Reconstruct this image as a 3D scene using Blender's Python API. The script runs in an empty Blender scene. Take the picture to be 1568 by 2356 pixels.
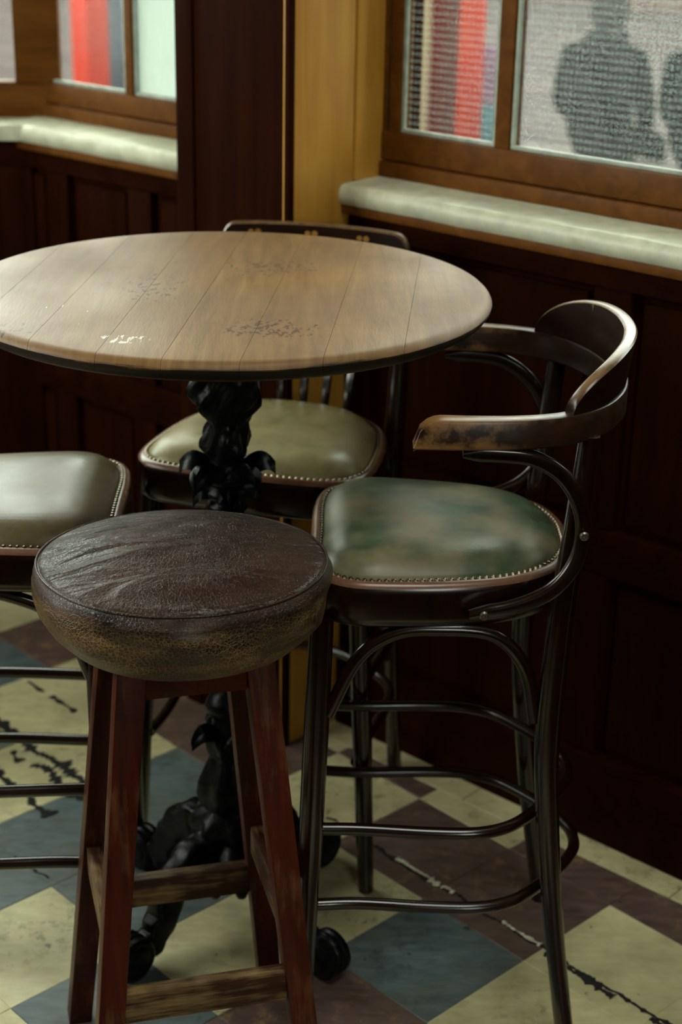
import bpy, bmesh, math, random
from mathutils import Vector, Matrix, noise
random.seed(7)
R = math.radians
SC = bpy.context.scene
COL = SC.collection

# ------------------------------------------------------------------ camera
cam_d = bpy.data.cameras.new('camera')
cam = bpy.data.objects.new('camera', cam_d); COL.objects.link(cam)
cam_d.sensor_fit = 'VERTICAL'; cam_d.sensor_height = 36.0; cam_d.sensor_width = 24.0
cam_d.lens = 3712.0 / 2356.0 * 36.0
cam.matrix_world = Matrix.Translation((0, 0, 1.6)) @ Matrix.Rotation(R(90 - 21.95), 4, 'X') @ Matrix.Rotation(R(1.185), 4, 'Z')
cam_d.clip_start = 0.05; cam_d.clip_end = 200
cam_d.dof.use_dof = True; cam_d.dof.focus_distance = 1.98; cam_d.dof.aperture_fstop = 4.2
SC.camera = cam

# ------------------------------------------------------------------ sky
world = bpy.data.worlds.new('overcast_sky'); SC.world = world
world.use_nodes = True
bg = world.node_tree.nodes['Background']
bg.inputs[0].default_value = (0.96, 1.0, 0.90, 1)
bg.inputs[1].default_value = 9.5

# ------------------------------------------------------------------ colour management
vs = SC.view_settings
vs.view_transform = 'Standard'; vs.look = 'None'; vs.gamma = 1.0; vs.use_curve_mapping = False
vs.exposure = -0.10
SC.display_settings.display_device = 'sRGB'

# ------------------------------------------------------------------ frames of reference
OX, OY = 0.1562, 2.5657
WY = R(-41.5)                      # direction of the window wall
wd = Vector((math.cos(WY), math.sin(WY), 0)); nd = Vector((math.sin(WY), -math.cos(WY), 0))
def W(u, v, z=0.0):                # along the wall, into the room, up
    return Vector((OX, OY, 0)) + u * wd + v * nd + Vector((0, 0, z))
TY = R(-46.227); TS = 0.2197       # floor tile grid
tu = Vector((math.cos(TY), math.sin(TY), 0)); tv = Vector((math.sin(TY), -math.cos(TY), 0))
def T(i, j, z=0.0):
    return Vector((OX, OY, 0)) + TS * (i * tu + j * tv) + Vector((0, 0, z))

# ------------------------------------------------------------------ node helpers
class G:
    def __init__(s, name):
        s.m = bpy.data.materials.new(name); s.m.use_nodes = True
        s.t = s.m.node_tree; s.t.nodes.clear()
        s.out = s.t.nodes.new('ShaderNodeOutputMaterial')
    def n(s, ty, _op=None, **kw):
        nd_ = s.t.nodes.new('ShaderNode' + ty)
        for k, v in kw.items():
            if k.startswith('p_'): setattr(nd_, k[2:], v)
        if _op: nd_.operation = _op
        for k, v in kw.items():
            if k.startswith('p_'): continue
            key = int(k[1:]) if k[0] == 'i' and k[1:].isdigit() else k.replace('_', ' ')
            s.set(nd_.inputs[key], v)
        return nd_
    def set(s, sock, v):
        if isinstance(v, bpy.types.NodeSocket): s.t.links.new(v, sock)
        elif isinstance(v, bpy.types.Node): s.t.links.new(v.outputs[0], sock)
        elif isinstance(v, tuple) and len(v) == 3 and sock.type == 'RGBA': sock.default_value = (*v, 1)
        else: sock.default_value = v
    def coord(s, kind='Object'): return s.t.nodes.new('ShaderNodeTexCoord').outputs[kind]
    def map(s, vec, scale=(1, 1, 1), rot=(0, 0, 0), loc=(0, 0, 0)):
        return s.n('Mapping', Vector=vec, Scale=scale, Rotation=rot, Location=loc).outputs[0]
    def noise(s, vec, scale=5., detail=4., rough=.55, dist=0.):
        return s.n('TexNoise', Vector=vec, Scale=scale, Detail=detail, Roughness=rough, Distortion=dist).outputs[0]
    def voro(s, vec, scale, feature='F1', rnd=1.0):
        return s.n('TexVoronoi', p_feature=feature, Vector=vec, Scale=scale, Randomness=rnd).outputs[0]
    def ramp(s, fac, *stops):
        r = s.n('ValToRGB', Fac=fac); e = r.color_ramp.elements
        while len(e) < len(stops): e.new(0.5)
        for k, (p, c) in enumerate(stops):
            e[k].position = p
            e[k].color = (c, c, c, 1) if isinstance(c, (int, float)) else (*c, 1)
        return r.outputs[0]
    def mix(s, f, a, b, blend='MIX'):
        x = s.n('Mix', p_data_type='RGBA', p_blend_type=blend)
        s.set(x.inputs[0], f); s.set(x.inputs[6], a); s.set(x.inputs[7], b)
        return x.outputs[2]
    def math(s, op, a, b=0.0):
        x = s.n('Math', _op=op); s.set(x.inputs[0], a); s.set(x.inputs[1], b); return x.outputs[0]
    def sep(s, vec): return s.n('SeparateXYZ', Vector=vec).outputs
    def bump(s, h, strength=.3, dist=.002, normal=None):
        x = s.n('Bump', Height=h, Strength=strength, Distance=dist)
        if normal is not None: s.set(x.inputs['Normal'], normal)
        return x.outputs[0]
    def bsdf(s, **kw):
        b = s.n('BsdfPrincipled', **kw)
        s.t.links.new(b.outputs[0], s.out.inputs[0]); return s.m

def wood(name, dark, light, stretch=(40, 40, 2.5), rough=.38, coat=.25, wear=None, wear_amt=.0, bump=.15, spec=.5):
    g = G(name); c = g.coord()
    oi = g.n('ObjectInfo').outputs['Random']
    off = g.n('VectorMath', _op='ADD'); g.set(off.inputs[0], c)
    cb = g.n('CombineXYZ', X=g.math('MULTIPLY', oi, 7.0), Y=g.math('MULTIPLY', oi, 3.0), Z=oi); g.set(off.inputs[1], cb.outputs[0])
    v = g.map(off.outputs[0], stretch)
    f1 = g.noise(v, 1.0, 5, .6, .6)
    f2 = g.noise(off.outputs[0], 5.0, 3, .5)
    f = g.math('ADD', g.math('MULTIPLY', f1, .75), g.math('MULTIPLY', f2, .35))
    col = g.ramp(f, (.3, dark), (.75, light))
    ro = g.ramp(f2, (.3, max(rough - .08, .05)), (.7, rough + .1))
    if wear:
        wn = g.noise(g.map(off.outputs[0], tuple(x * .9 for x in stretch)), 1.6, 6, .7)
        wb = g.noise(off.outputs[0], 9, 3, .6)
        wm = g.ramp(g.math('MULTIPLY', wn, wb), (.30 - wear_amt * .1, 0), (.40, 1))
        col = g.mix(g.math('MULTIPLY', wm, wear_amt), col, wear)
    return g.bsdf(Base_Color=col, Roughness=ro, Coat_Weight=coat, Coat_Roughness=.22,
                  Specular_IOR_Level=spec, Normal=g.bump(f1, bump, .001))

MAT = {}
# dark panelling, window-lit tone for the pier side, chair wood, stool wood
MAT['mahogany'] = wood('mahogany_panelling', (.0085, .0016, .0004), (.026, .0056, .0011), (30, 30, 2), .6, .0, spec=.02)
MAT['mahogany_h'] = wood('mahogany_rail', (.0085, .0016, .0004), (.026, .0056, .0012), (3, 30, 30), .6, .0, spec=.02)
MAT['pier_lit'] = wood('window_lit_pier_wood', (.36, .152, .017), (.56, .285, .042), (28, 28, 2.2), .45, .08, spec=.3)  # pier wood as the window lights it, brightness put into the colour
MAT['sash'] = wood('brown_sash_wood', (.060, .0190, .0018), (.165, .058, .0062), (4, 40, 30), .5, .0, spec=.12)
MAT['bentwood'] = wood('dark_bentwood', (.0045, .0015, .0007), (.015, .0048, .0018), (40, 40, 8), .20, .45, spec=.5)
MAT['seatwood'] = wood('seat_rim_wood', (.10, .045, .024), (.26, .125, .068), (18, 18, 18), .28, .2)
def arm_material():
    g = G('worn_top_lit_arm_wood'); c = g.coord(); x, y, z = g.sep(c)
    grain = g.noise(g.map(c, (10, 60, 60)), 1.0, 5, .6); pat = g.noise(c, 38, 5, .65); big = g.noise(c, 12, 3, .5)
    col = g.ramp(grain, (.3, (.010, .0042, .0018)), (.75, (.038, .0145, .0055)))
    xr = g.n('MapRange', Value=g.math('ADD', x, g.math('MULTIPLY', g.math('SUBTRACT', big, .5), .12))); xr.inputs[1].default_value = -.15; xr.inputs[2].default_value = .05
    er = g.n('MapRange', Value=g.math('ABSOLUTE', g.math('SUBTRACT', z, .9555))); er.inputs[1].default_value = .004; er.inputs[2].default_value = .020
    f = g.math('ADD', g.math('MULTIPLY', xr.outputs[0], .45), g.math('ADD', g.math('MULTIPLY', er.outputs[0], .26), g.math('MULTIPLY', g.math('SUBTRACT', pat, .5), 1.1)))
    up = g.n('MapRange', Value=g.sep(g.n('NewGeometry').outputs['Normal'])[2]); up.inputs[1].default_value = .55; up.inputs[2].default_value = .9
    m = g.math('MAXIMUM', g.ramp(f, (.28, 0), (.50, 1)), g.math('MULTIPLY', up.outputs[0], g.ramp(pat, (.2, .75), (.5, 1))))  # upward faces tan: wear plus reflected window light put into the colour
    col = g.mix(g.math('MULTIPLY', m, g.math('MULTIPLY', xr.outputs[0], .95)), col, g.ramp(grain, (.3, (.19, .085, .022)), (.7, (.34, .175, .055))))
    return g.bsdf(Base_Color=col, Roughness=g.ramp(pat, (.3, .28), (.7, .42)), Specular_IOR_Level=.4, Normal=g.bump(grain, .15, .001))
MAT['armwood'] = arm_material()
def crest_material():
    g = G('crest_wood_with_rubbed_rim'); c = g.coord(); grain = g.noise(g.map(c, (12, 12, 50)), 1.0, 5, .6); pat = g.noise(c, 45, 5, .65)
    col = g.ramp(grain, (.3, (.0060, .0022, .0011)), (.75, (.020, .0070, .0030)))
    up = g.n('MapRange', Value=g.sep(g.n('NewGeometry').outputs['Normal'])[2]); up.inputs[1].default_value = .25; up.inputs[2].default_value = .8
    m = g.math('MULTIPLY', up.outputs[0], g.ramp(pat, (.3, .35), (.6, 1)))
    chips = g.ramp(pat, (.70, 0), (.73, .8))
    col = g.mix(g.math('MAXIMUM', m, chips), col, (.17, .095, .042))
    return g.bsdf(Base_Color=col, Roughness=.27, Specular_IOR_Level=.45, Normal=g.bump(grain, .12, .001))
MAT['crestwood'] = crest_material()
MAT['stoolwood'] = wood('red_stool_wood', (.020, .0026, .0007), (.088, .0120, .0020), (60, 60, 4), .42, .0, (.28, .15, .06), .28, spec=.20)
MAT['stoolrail'] = wood('worn_stool_rail_wood', (.015, .0046, .0014), (.052, .016, .0042), (5, 60, 60), .5, .0, (.38, .25, .10), .8, spec=.25)
MAT['stoolrail_across'] = wood('worn_stool_side_rail_wood', (.015, .0046, .0014), (.052, .016, .0042), (60, 5, 60), .5, .0, (.38, .25, .10), .8, spec=.25)

def tabletop_material():
    g = G('worn_table_wood'); c = g.coord()
    oi = g.n('ObjectInfo').outputs['Random']
    v = g.map(c, (70, 6, 6), (0, 0, R(5.5)))
    grain = g.noise(v, 1.0, 6, .62, .4)
    pores = g.noise(g.map(c, (420, 40, 40), (0, 0, R(5.5))), 1.0, 2, .5)
    blot = g.noise(c, 4.2, 4, .55)
    col = g.ramp(grain, (.22, (.120, .058, .016)), (.52, (.228, .122, .037)), (.82, (.340, .200, .068)))
    col = g.mix(g.math('MULTIPLY', oi, .50), col, (.185, .092, .030), 'MIX')
    col = g.mix(g.ramp(blot, (.38, .0), (.64, .55)), col, (.125, .064, .024))
    x, y, z = g.sep(c)
    # dark stain flecks gathered in patches
    fl = g.noise(g.map(c, (110, 62, 30), (0, 0, R(-12))), 1.0, 5, .72)
    for (px, py, rx, ry, lo, cc, am) in [(.075, -.215, .10, .075, .54, (.060, .020, .0035), .95), (-.10, -.02, .09, .17, .585, (.038, .018, .006), .9),
                                         (.06, .12, .13, .10, .57, (.055, .025, .008), .8), (-.265, -.235, .10, .05, .58, (.020, .015, .011), .85)]:
        dx = g.math('DIVIDE', g.math('SUBTRACT', x, px), rx); dy = g.math('DIVIDE', g.math('SUBTRACT', y, py), ry)
        d = g.math('ADD', g.math('MULTIPLY', dx, dx), g.math('MULTIPLY', dy, dy))
        near = g.ramp(d, (.0, 1.0), (1.0, 0.0))
        m = g.ramp(g.math('ADD', fl, g.math('MULTIPLY', g.math('SUBTRACT', near, 1.0), .22)), (lo - .045, 0), (lo - .02, 1))
        m = g.math('MULTIPLY', g.math('MULTIPLY', m, g.ramp(near, (.05, 0), (.3, 1))), am)
        col = g.mix(m, col, cc)
    # bleached and scuffed white scratches
    sc = g.noise(g.map(c, (160, 34, 30), (0, 0, R(-24))), 1.0, 3, .6)
    for (px, py, rx, ry, lo) in [(-.225, -.13, .075, .16, .70), (-.105, -.275, .035, .022, .54), (-.335, -.085, .04, .02, .56)]:
        dx = g.math('DIVIDE', g.math('SUBTRACT', x, px), rx); dy = g.math('DIVIDE', g.math('SUBTRACT', y, py), ry)
        d = g.math('ADD', g.math('MULTIPLY', dx, dx), g.math('MULTIPLY', dy, dy))
        m = g.math('MULTIPLY', g.ramp(sc, (lo, 0), (lo + .02, 1)), g.ramp(d, (.55, 1), (1.0, 0)))
        col = g.mix(g.math('MULTIPLY', m, .8), col, (.70, .66, .55))
    # darker lower half of the moulded edge
    rr = g.math('SQRT', g.math('ADD', g.math('MULTIPLY', x, x), g.math('MULTIPLY', y, y)))
    edge = g.math('ADD', g.ramp(z, (.0, 1), (.0165, 1), (.0255, 0)), g.math('MULTIPLY', g.math('SUBTRACT', g.noise(g.map(c, (20, 20, 160)), 1, 4, .6), .5), 1.2))
    em = g.math('MULTIPLY', g.ramp(edge, (.35, 0), (.75, 1)), g.ramp(rr, (.352, 0), (.362, 1)))
    em.node.use_clamp = True
    col = g.mix(em, col, (.018, .011, .006))
    ro = g.ramp(blot, (.3, .42), (.7, .58))
    return g.bsdf(Base_Color=col, Roughness=ro, Specular_IOR_Level=.32, Coat_Weight=.0, Coat_Roughness=.35,
                  Normal=g.bump(g.math('ADD', g.math('MULTIPLY', grain, .5), pores), .22, .0008))
MAT['tabletop'] = tabletop_material()

def iron_material():
    g = G('black_cast_iron'); c = g.coord()
    n1 = g.noise(c, 60, 4, .6)
    return g.bsdf(Base_Color=g.ramp(n1, (.35, (.0016, .0018, .0019)), (.75, (.006, .0066, .0066))), Roughness=g.ramp(n1, (.3, .26), (.7, .42)),
                  Specular_IOR_Level=.16, Normal=g.bump(n1, .5, .002))
MAT['iron'] = iron_material()

def pad_leather(name, base, dark, worn, worn_amt):
    g = G(name); c = g.coord(); oi = g.n('ObjectInfo').outputs['Random']
    off = g.n('VectorMath', _op='ADD'); g.set(off.inputs[0], c); cb = g.n('CombineXYZ', X=oi, Y=g.math('MULTIPLY', oi, 2.)); g.set(off.inputs[1], cb.outputs[0])
    v = off.outputs[0]
    b1 = g.noise(v, 9, 4, .55); b2 = g.noise(v, 24, 4, .6); fine = g.voro(v, 420)
    col = g.mix(g.ramp(b2, (.3, 0), (.72, 1)), dark, base)
    col = g.mix(g.math('MULTIPLY', g.ramp(b1, (.42, 0), (.62, 1)), worn_amt), col, worn)
    cre = g.noise(g.map(v, (6, 26, 10), (0, 0, R(20))), 1.0, 5, .6, .8)
    h = g.math('ADD', g.math('MULTIPLY', fine, .12), g.math('MULTIPLY', cre, .9))
    return g.bsdf(Base_Color=col, Roughness=g.ramp(b1, (.3, .27), (.7, .40)), Specular_IOR_Level=.42, Normal=g.bump(h, .18, .003))
MAT['green_leather'] = pad_leather('green_leather', (.080, .118, .060), (.034, .056, .028), (.24, .20, .11), .8)
MAT['olive_leather'] = pad_leather('faded_olive_leather', (.36, .32, .150), (.21, .185, .080), (.40, .30, .15), .5)
MAT['tan_leather'] = pad_leather('brown_olive_leather', (.17, .13, .065), (.085, .060, .026), (.24, .165, .09), .5)

def stool_leather(name, side):
    g = G(name); c = g.coord(); x, y, z = g.sep(c)
    big = g.noise(c, 7, 4, .6); mid = g.noise(g.map(c, (10, 10, 45)), 1.0, 5, .62, .5)
    dist = g.n('VectorMath', _op='ADD'); g.set(dist.inputs[0], c)
    g.set(dist.inputs[1], g.n('VectorMath', _op='SCALE', i0=g.n('TexNoise', Vector=c, Scale=40., Detail=3.).outputs['Color'], Scale=.006).outputs[0])
    cr1 = g.voro(dist.outputs[0], 210 if side else 230, 'DISTANCE_TO_EDGE')
    cr2 = g.voro(dist.outputs[0], 430, 'DISTANCE_TO_EDGE')
    cr = g.math('MINIMUM', cr1, g.math('MULTIPLY', cr2, 1.5))
    line = g.ramp(cr, (.015, 1), (.085, 0))
    if side:
        base = g.mix(g.ramp(mid, (.4, 0), (.7, 1)), (.012, .0052, .0022), (.060, .020, .0055))
        mask = g.math('MULTIPLY', g.ramp(mid, (.42, 0), (.60, 1)), g.ramp(big, (.36, .15), (.58, 1)))
        low = g.ramp(g.math('ADD', z, g.math('MULTIPLY', big, .02)), (.0, 1), (.085, .75), (.102, .0))
        col = g.mix(g.math('MULTIPLY', g.math('MULTIPLY', line, low), g.math('ADD', .35, g.math('MULTIPLY', mask, .65))), base, (.50, .33, .125))
        col = g.mix(g.math('MULTIPLY', g.math('MULTIPLY', mask, low), .30), col, (.24, .135, .040))
        h = g.math('ADD', g.math('MULTIPLY', line, -.35), g.math('MULTIPLY', mid, 1.0))
        ro = g.ramp(mid, (.3, .26), (.7, .48))
        return g.bsdf(Base_Color=col, Roughness=ro, Specular_IOR_Level=.5, Normal=g.bump(h, .4, .003))
    base = g.mix(g.ramp(big, (.38, 0), (.66, 1)), (.014, .0052, .0020), (.048, .0165, .0046))
    wr = g.noise(g.map(c, (6, 19, 10), (0, 0, R(-14))), 1.0, 3, .45, 1.0)
    pebble = g.voro(dist.outputs[0], 210, 'F1')
    h = g.math('ADD', g.math('MULTIPLY', wr, 1.4), g.math('MULTIPLY', pebble, -.035))
    h = g.math('ADD', h, g.math('MULTIPLY', line, -.03))
    return g.bsdf(Base_Color=base, Roughness=g.ramp(big, (.3, .28), (.7, .42)), Specular_IOR_Level=.42, Normal=g.bump(h, .9, .014))
MAT['stool_side'] = stool_leather('cracked_stool_leather', True)
MAT['stool_top'] = stool_leather('dark_stool_leather', False)

def tile_material(name, c1, c2, dirt=(.03, .028, .022), dirt_amt=.5, streak=False):
    g = G(name); geo = g.n('NewGeometry').outputs['Position']; oi = g.n('ObjectInfo').outputs['Random']
    off = g.n('VectorMath', _op='ADD'); g.set(off.inputs[0], geo); cb = g.n('CombineXYZ', X=oi, Y=oi, Z=oi); g.set(off.inputs[1], cb.outputs[0])
    v = off.outputs[0]
    n1 = g.noise(v, 14, 5, .6); n2 = g.noise(g.map(v, (1, 3.2, 1), (0, 0, R(30))), 22, 4, .6)
    col = g.mix(g.ramp(n2, (.32, 0), (.7, 1)), c1, c2)
    col = g.mix(g.math('MULTIPLY', oi, .22), col, c1)
    d = g.math('MULTIPLY', g.ramp(g.noise(geo, 34, 6, .74), (.52, 0), (.63, 1)), g.ramp(g.noise(geo, 3.6, 3, .6), (.42, 0), (.58, 1)))
    col = g.mix(g.math('MULTIPLY', d, dirt_amt), col, dirt)
    film = g.ramp(g.noise(geo, 4.2, 5, .65), (.40, 0), (.72, .55))
    col = g.mix(film, col, (.11, .085, .04))
    sp = g.ramp(g.noise(geo, 30, 3, .55), (.69, 0), (.73, 1))
    col = g.mix(g.math('MULTIPLY', sp, .7), col, (.02, .022, .026))
    return g.bsdf(Base_Color=col, Roughness=g.ramp(n1, (.3, .30), (.7, .5)), Specular_IOR_Level=.45, Normal=g.bump(n2, .12, .002))
MAT['tile_cream'] = tile_material('cream_tile', (.60, .55, .28), (.76, .71, .41))
MAT['tile_teal'] = tile_material('slate_blue_tile', (.070, .105, .112), (.150, .200, .200), (.02, .03, .032))
MAT['tile_purple'] = tile_material('plum_brown_tile', (.085, .050, .045), (.170, .108, .096), (.38, .22, .08), .6)

def flat(name, col, rough=.5, nscale=12, var=.25, bump=.1, spec=.4, metal=0.0):
    g = G(name); n1 = g.noise(g.coord(), nscale, 4, .6)
    dk = tuple(x * (1 - var) for x in col); lt = tuple(min(1, x * (1 + var)) for x in col)
    return g.bsdf(Base_Color=g.ramp(n1, (.3, dk), (.7, lt)), Roughness=rough, Metallic=metal, Specular_IOR_Level=spec, Normal=g.bump(n1, bump, .002))
MAT['sill'] = flat('chipped_cream_sill_paint', (.56, .57, .41), .38, 30, .18, .4)
MAT['putty'] = flat('pale_green_putty', (.36, .42, .35), .5, 40, .25, .5)
MAT['strip'] = flat('white_painted_strip', (.78, .77, .70), .4, 20, .08)
MAT['crack'] = flat('dirt_filled_crack', (.010, .010, .008), .9, 60, .5, .6)
MAT['filler'] = flat('pale_floor_filler', (.62, .60, .44), .6, 90, .35, .8)
MAT['subfloor'] = flat('grimy_floor_bed', (.035, .03, .022), .8, 40, .4)
MAT['plaster'] = flat('smoke_stained_plaster', (.20, .15, .09), .7, 6, .2)
MAT['darkwall'] = flat('dark_varnished_wall', (.05, .022, .012), .5, 8, .3)
MAT['brass'] = flat('old_brass_nail', (.26, .22, .15), .26, 30, .2, 0, .5, 1.0)
MAT['steel'] = flat('dull_steel_screw', (.30, .26, .20), .35, 60, .3, .2, .5, 1.0)
MAT['gilt'] = flat('worn_gilt_paint', (.26, .125, .022), .4, 60, .3)
MAT['red'] = flat('red_gloss_paint', (.24, .014, .004), .9, 5, .1, .1, .0)
MAT['red_shaded'] = flat('shaded_red_paint', (.030, .0036, .0030), .9, 5, .1, .1, .0)  # the post's red again, with its shaded side put into the colour
MAT['creamwall'] = flat('cream_render', (.15, .125, .08), .9, 2, .08, .1, .0)
MAT['paving'] = flat('pinkish_grey_paving', (.052, .043, .042), .9, 1.4, .3, .1, .0)
MAT['brickwall'] = flat('dusty_pink_brick', (.075, .052, .046), .9, 2, .2, .1, .0)
MAT['cyan'] = flat('pale_cyan_board', (.028, .075, .088), .9, 3, .2, .1, .0)
MAT['pink'] = flat('pink_board', (.10, .05, .085), .9, 3, .25, .1, .0)
MAT['bluegrey'] = flat('blue_grey_board', (.030, .033, .042), .9, 2, .35, .1, .0)
MAT['jacket'] = flat('black_jacket_cloth', (.0012, .0018, .0020), .9, 8, .5, .1, .0)
MAT['jacket2'] = flat('dark_green_jacket_cloth', (.0020, .0034, .0034), .9, 8, .5, .1, .0)
MAT['trousers'] = flat('dark_trouser_cloth', (.003, .003, .004), .9, 8, .3, .1, .0)
MAT['hair'] = flat('dark_hair', (.002, .0015, .0012), .9, 60, .4, .4)
MAT['fairhair'] = flat('fair_hair', (.10, .11, .08), .9, 60, .3, .4)
MAT['skin'] = flat('skin', (.10, .055, .04), .5, 20, .1)
MAT['benchwood'] = flat('weathered_bench_wood', (.12, .11, .10), .9, 20, .3, .1, .0)

def pane_material(name, tint, refr):
    g = G(name); c = g.coord()
    hammer = g.noise(c, 300, 2, .5)
    tr = g.n('BsdfTransparent', Color=(*tint, 1))
    rf = g.n('BsdfRefraction', Color=(*tint, 1), Roughness=.09, IOR=1.05, Normal=g.bump(hammer, .08, .003))
    gl = g.n('BsdfGlossy', Color=(.9, .95, .92, 1), Roughness=.12, Normal=g.bump(hammer, .5, .003))
    m1 = g.n('MixShader', i0=refr); g.set(m1.inputs[1], tr); g.set(m1.inputs[2], rf)
    m2 = g.n('MixShader', i0=.03); g.set(m2.inputs[1], m1); g.set(m2.inputs[2], gl)
    g.t.links.new(m2.outputs[0], g.out.inputs[0]); return g.m
MAT['glass'] = pane_material('hammered_window_glass', (.95, .98, .96), .05)
def lens_material():
    g = G('moulded_glass_dimple')
    tr = g.n('BsdfTransparent', Color=(.95, .98, .97, 1)); tl = g.n('BsdfTranslucent', Color=(.62, .78, .78, 1))
    m = g.n('MixShader', i0=.20); g.set(m.inputs[1], tr); g.set(m.inputs[2], tl)
    g.t.links.new(m.outputs[0], g.out.inputs[0]); return g.m
MAT['lens'] = lens_material()
def frosted_material():
    g = G('frosted_white_glass'); n1 = g.noise(g.map(g.coord(), (300, 300, 25)), 1., 2, .5)
    tl = g.n('BsdfTranslucent', Color=g.ramp(n1, (.3, (.60, .68, .62)), (.7, (.70, .78, .72))))
    df = g.n('BsdfDiffuse', Color=(.5, .58, .52, 1)); tr = g.n('BsdfTransparent', Color=(.9, .95, .92, 1))
    m = g.n('MixShader', i0=.35); g.set(m.inputs[1], tl); g.set(m.inputs[2], df)
    m2 = g.n('MixShader', i0=.12); g.set(m2.inputs[1], m); g.set(m2.inputs[2], tr)
    g.t.links.new(m2.outputs[0], g.out.inputs[0]); return g.m
MAT['frosted'] = frosted_material()

# ------------------------------------------------------------------ mesh helpers
def obj(name, bm, mat, parent=None, smooth=True, angle=40):
    me = bpy.data.meshes.new(name)
    bmesh.ops.recalc_face_normals(bm, faces=bm.faces)
    bm.to_mesh(me); bm.free()
    o = bpy.data.objects.new(name, me); COL.objects.link(o)
    me.materials.append(MAT[mat] if isinstance(mat, str) else mat)
    if smooth:
        for p in me.polygons: p.use_smooth = True
        me.set_sharp_from_angle(angle=R(angle))
    if parent is not None: o.parent = parent
    return o
def tag(o, label=None, cat=None, group=None, kind=None):
    if label: o['label'] = label
    if cat: o['category'] = cat
    if group: o['group'] = group
    if kind: o['kind'] = kind
    return o
def empty(name, loc=(0, 0, 0), rz=0.0):
    o = bpy.data.objects.new(name, None); COL.objects.link(o)
    o.empty_display_size = .1; o.location = loc; o.rotation_euler = (0, 0, rz); return o
def spline(pts, per=8, closed=False):
    P = [Vector(p) for p in pts]; out = []; n = len(P)
    segs = n if closed else n - 1
    for i in range(segs):
        p1, p2 = P[i], P[(i + 1) % n]
        p0 = P[(i - 1) % n] if closed or i > 0 else p1 * 2 - p2
        p3 = P[(i + 2) % n] if closed or i + 2 < n else p2 * 2 - p1
        for k in range(per):
            t = k / per
            out.append(.5 * ((2 * p1) + (p2 - p0) * t + (2 * p0 - 5 * p1 + 4 * p2 - p3) * t * t + (3 * p1 - p0 - 3 * p2 + p3) * t ** 3))
    if not closed: out.append(P[-1])
    return out
def sweep(bm, path, section, closed=False, up=None, scale=None):
    """section: list of (a, b) offsets along side and up; scale: per-point (sa, sb)"""
    P = [Vector(p) for p in path]; n = len(P); rings = []; ref = None
    for i in range(n):
        t = (P[(i + 1) % n] - P[i - 1]) if (closed or 0 < i < n - 1) else (P[1] - P[0] if i == 0 else P[-1] - P[-2])
        t.normalize()
        if up is not None: u = Vector(up)
        else:
            if ref is None: ref = Vector((0, 0, 1)) if abs(t.z) < .9 else Vector((0, 1, 0))
            u = ref
        s = t.cross(u).normalized(); u2 = s.cross(t).normalized()
        if up is None: ref = u2
        sa, sb = (scale[i] if scale else (1, 1))
        rings.append([bm.verts.new(P[i] + s * (a * sa) + u2 * (b * sb)) for a, b in section])
    m = len(section)
    for i in range(n if closed else n - 1):
        A, B = rings[i], rings[(i + 1) % n]
        for k in range(m): bm.faces.new((A[k], A[(k + 1) % m], B[(k + 1) % m], B[k]))
    if not closed: bm.faces.new(rings[0][::-1]); bm.faces.new(rings[-1])
    return bm
def circ(r, n=12, r2=None): return [(r * math.cos(2 * math.pi * k / n), (r2 or r) * math.sin(2 * math.pi * k / n)) for k in range(n)]
def rrect(w, h, r, k=3):
    out = []
    for cx, cy, a0 in ((w - r, h - r, 0), (-w + r, h - r, 90), (-w + r, -h + r, 180), (w - r, -h + r, 270)):
        for q in range(k + 1):
            a = R(a0 + 90 * q / k); out.append((cx + r * math.cos(a), cy + r * math.sin(a)))
    return out
def tube(path, r, n=12, closed=False, radii=None, r2=None):
    bm = bmesh.new()
    return sweep(bm, path, circ(r, n, r2), closed, scale=[(x, x) for x in radii] if radii else None)
def lathe(profile, n=48, mod=None):
    bm = bmesh.new(); rings = []
    for (r, z) in profile:
        ring = []
        for k in range(n):
            a = 2 * math.pi * k / n; rr, zz = (mod(r, z, a) if mod else (r, z))
            ring.append(bm.verts.new((rr * math.cos(a), rr * math.sin(a), zz)))
        rings.append(ring)
    for A, B in zip(rings, rings[1:]):
        for k in range(n): bm.faces.new((A[k], A[(k + 1) % n], B[(k + 1) % n], B[k]))
    bm.faces.new(rings[0][::-1]); bm.faces.new(rings[-1]); return bm
def box(bm, c, half, ax=None, bev=0.0):
    X, Y, Z = ax or (Vector((1, 0, 0)), Vector((0, 1, 0)), Vector((0, 0, 1))); c = Vector(c)
    vs_ = [bm.verts.new(c + X * (half[0] * sx) + Y * (half[1] * sy) + Z * (half[2] * sz)) for sx in (-1, 1) for sy in (-1, 1) for sz in (-1, 1)]
    fs = [bm.faces.new([vs_[i] for i in q]) for q in ((0, 1, 3, 2), (4, 6, 7, 5), (0, 4, 5, 1), (2, 3, 7, 6), (0, 2, 6, 4), (1, 5, 7, 3))]
    if bev:
        ed = list({e for f in fs for e in f.edges})
        bmesh.ops.bevel(bm, geom=ed, offset=bev, segments=2, affect='EDGES', profile=.6)
    return bm
def wbox(u0, u1, v0, v1, z0, z1, bev=.003, bm=None):      # a box in the window wall's frame
    bm = bm or bmesh.new()
    return box(bm, W((u0 + u1) / 2, (v0 + v1) / 2, (z0 + z1) / 2), ((u1 - u0) / 2, (v1 - v0) / 2, (z1 - z0) / 2), (wd, nd, Vector((0, 0, 1))), bev)
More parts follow.
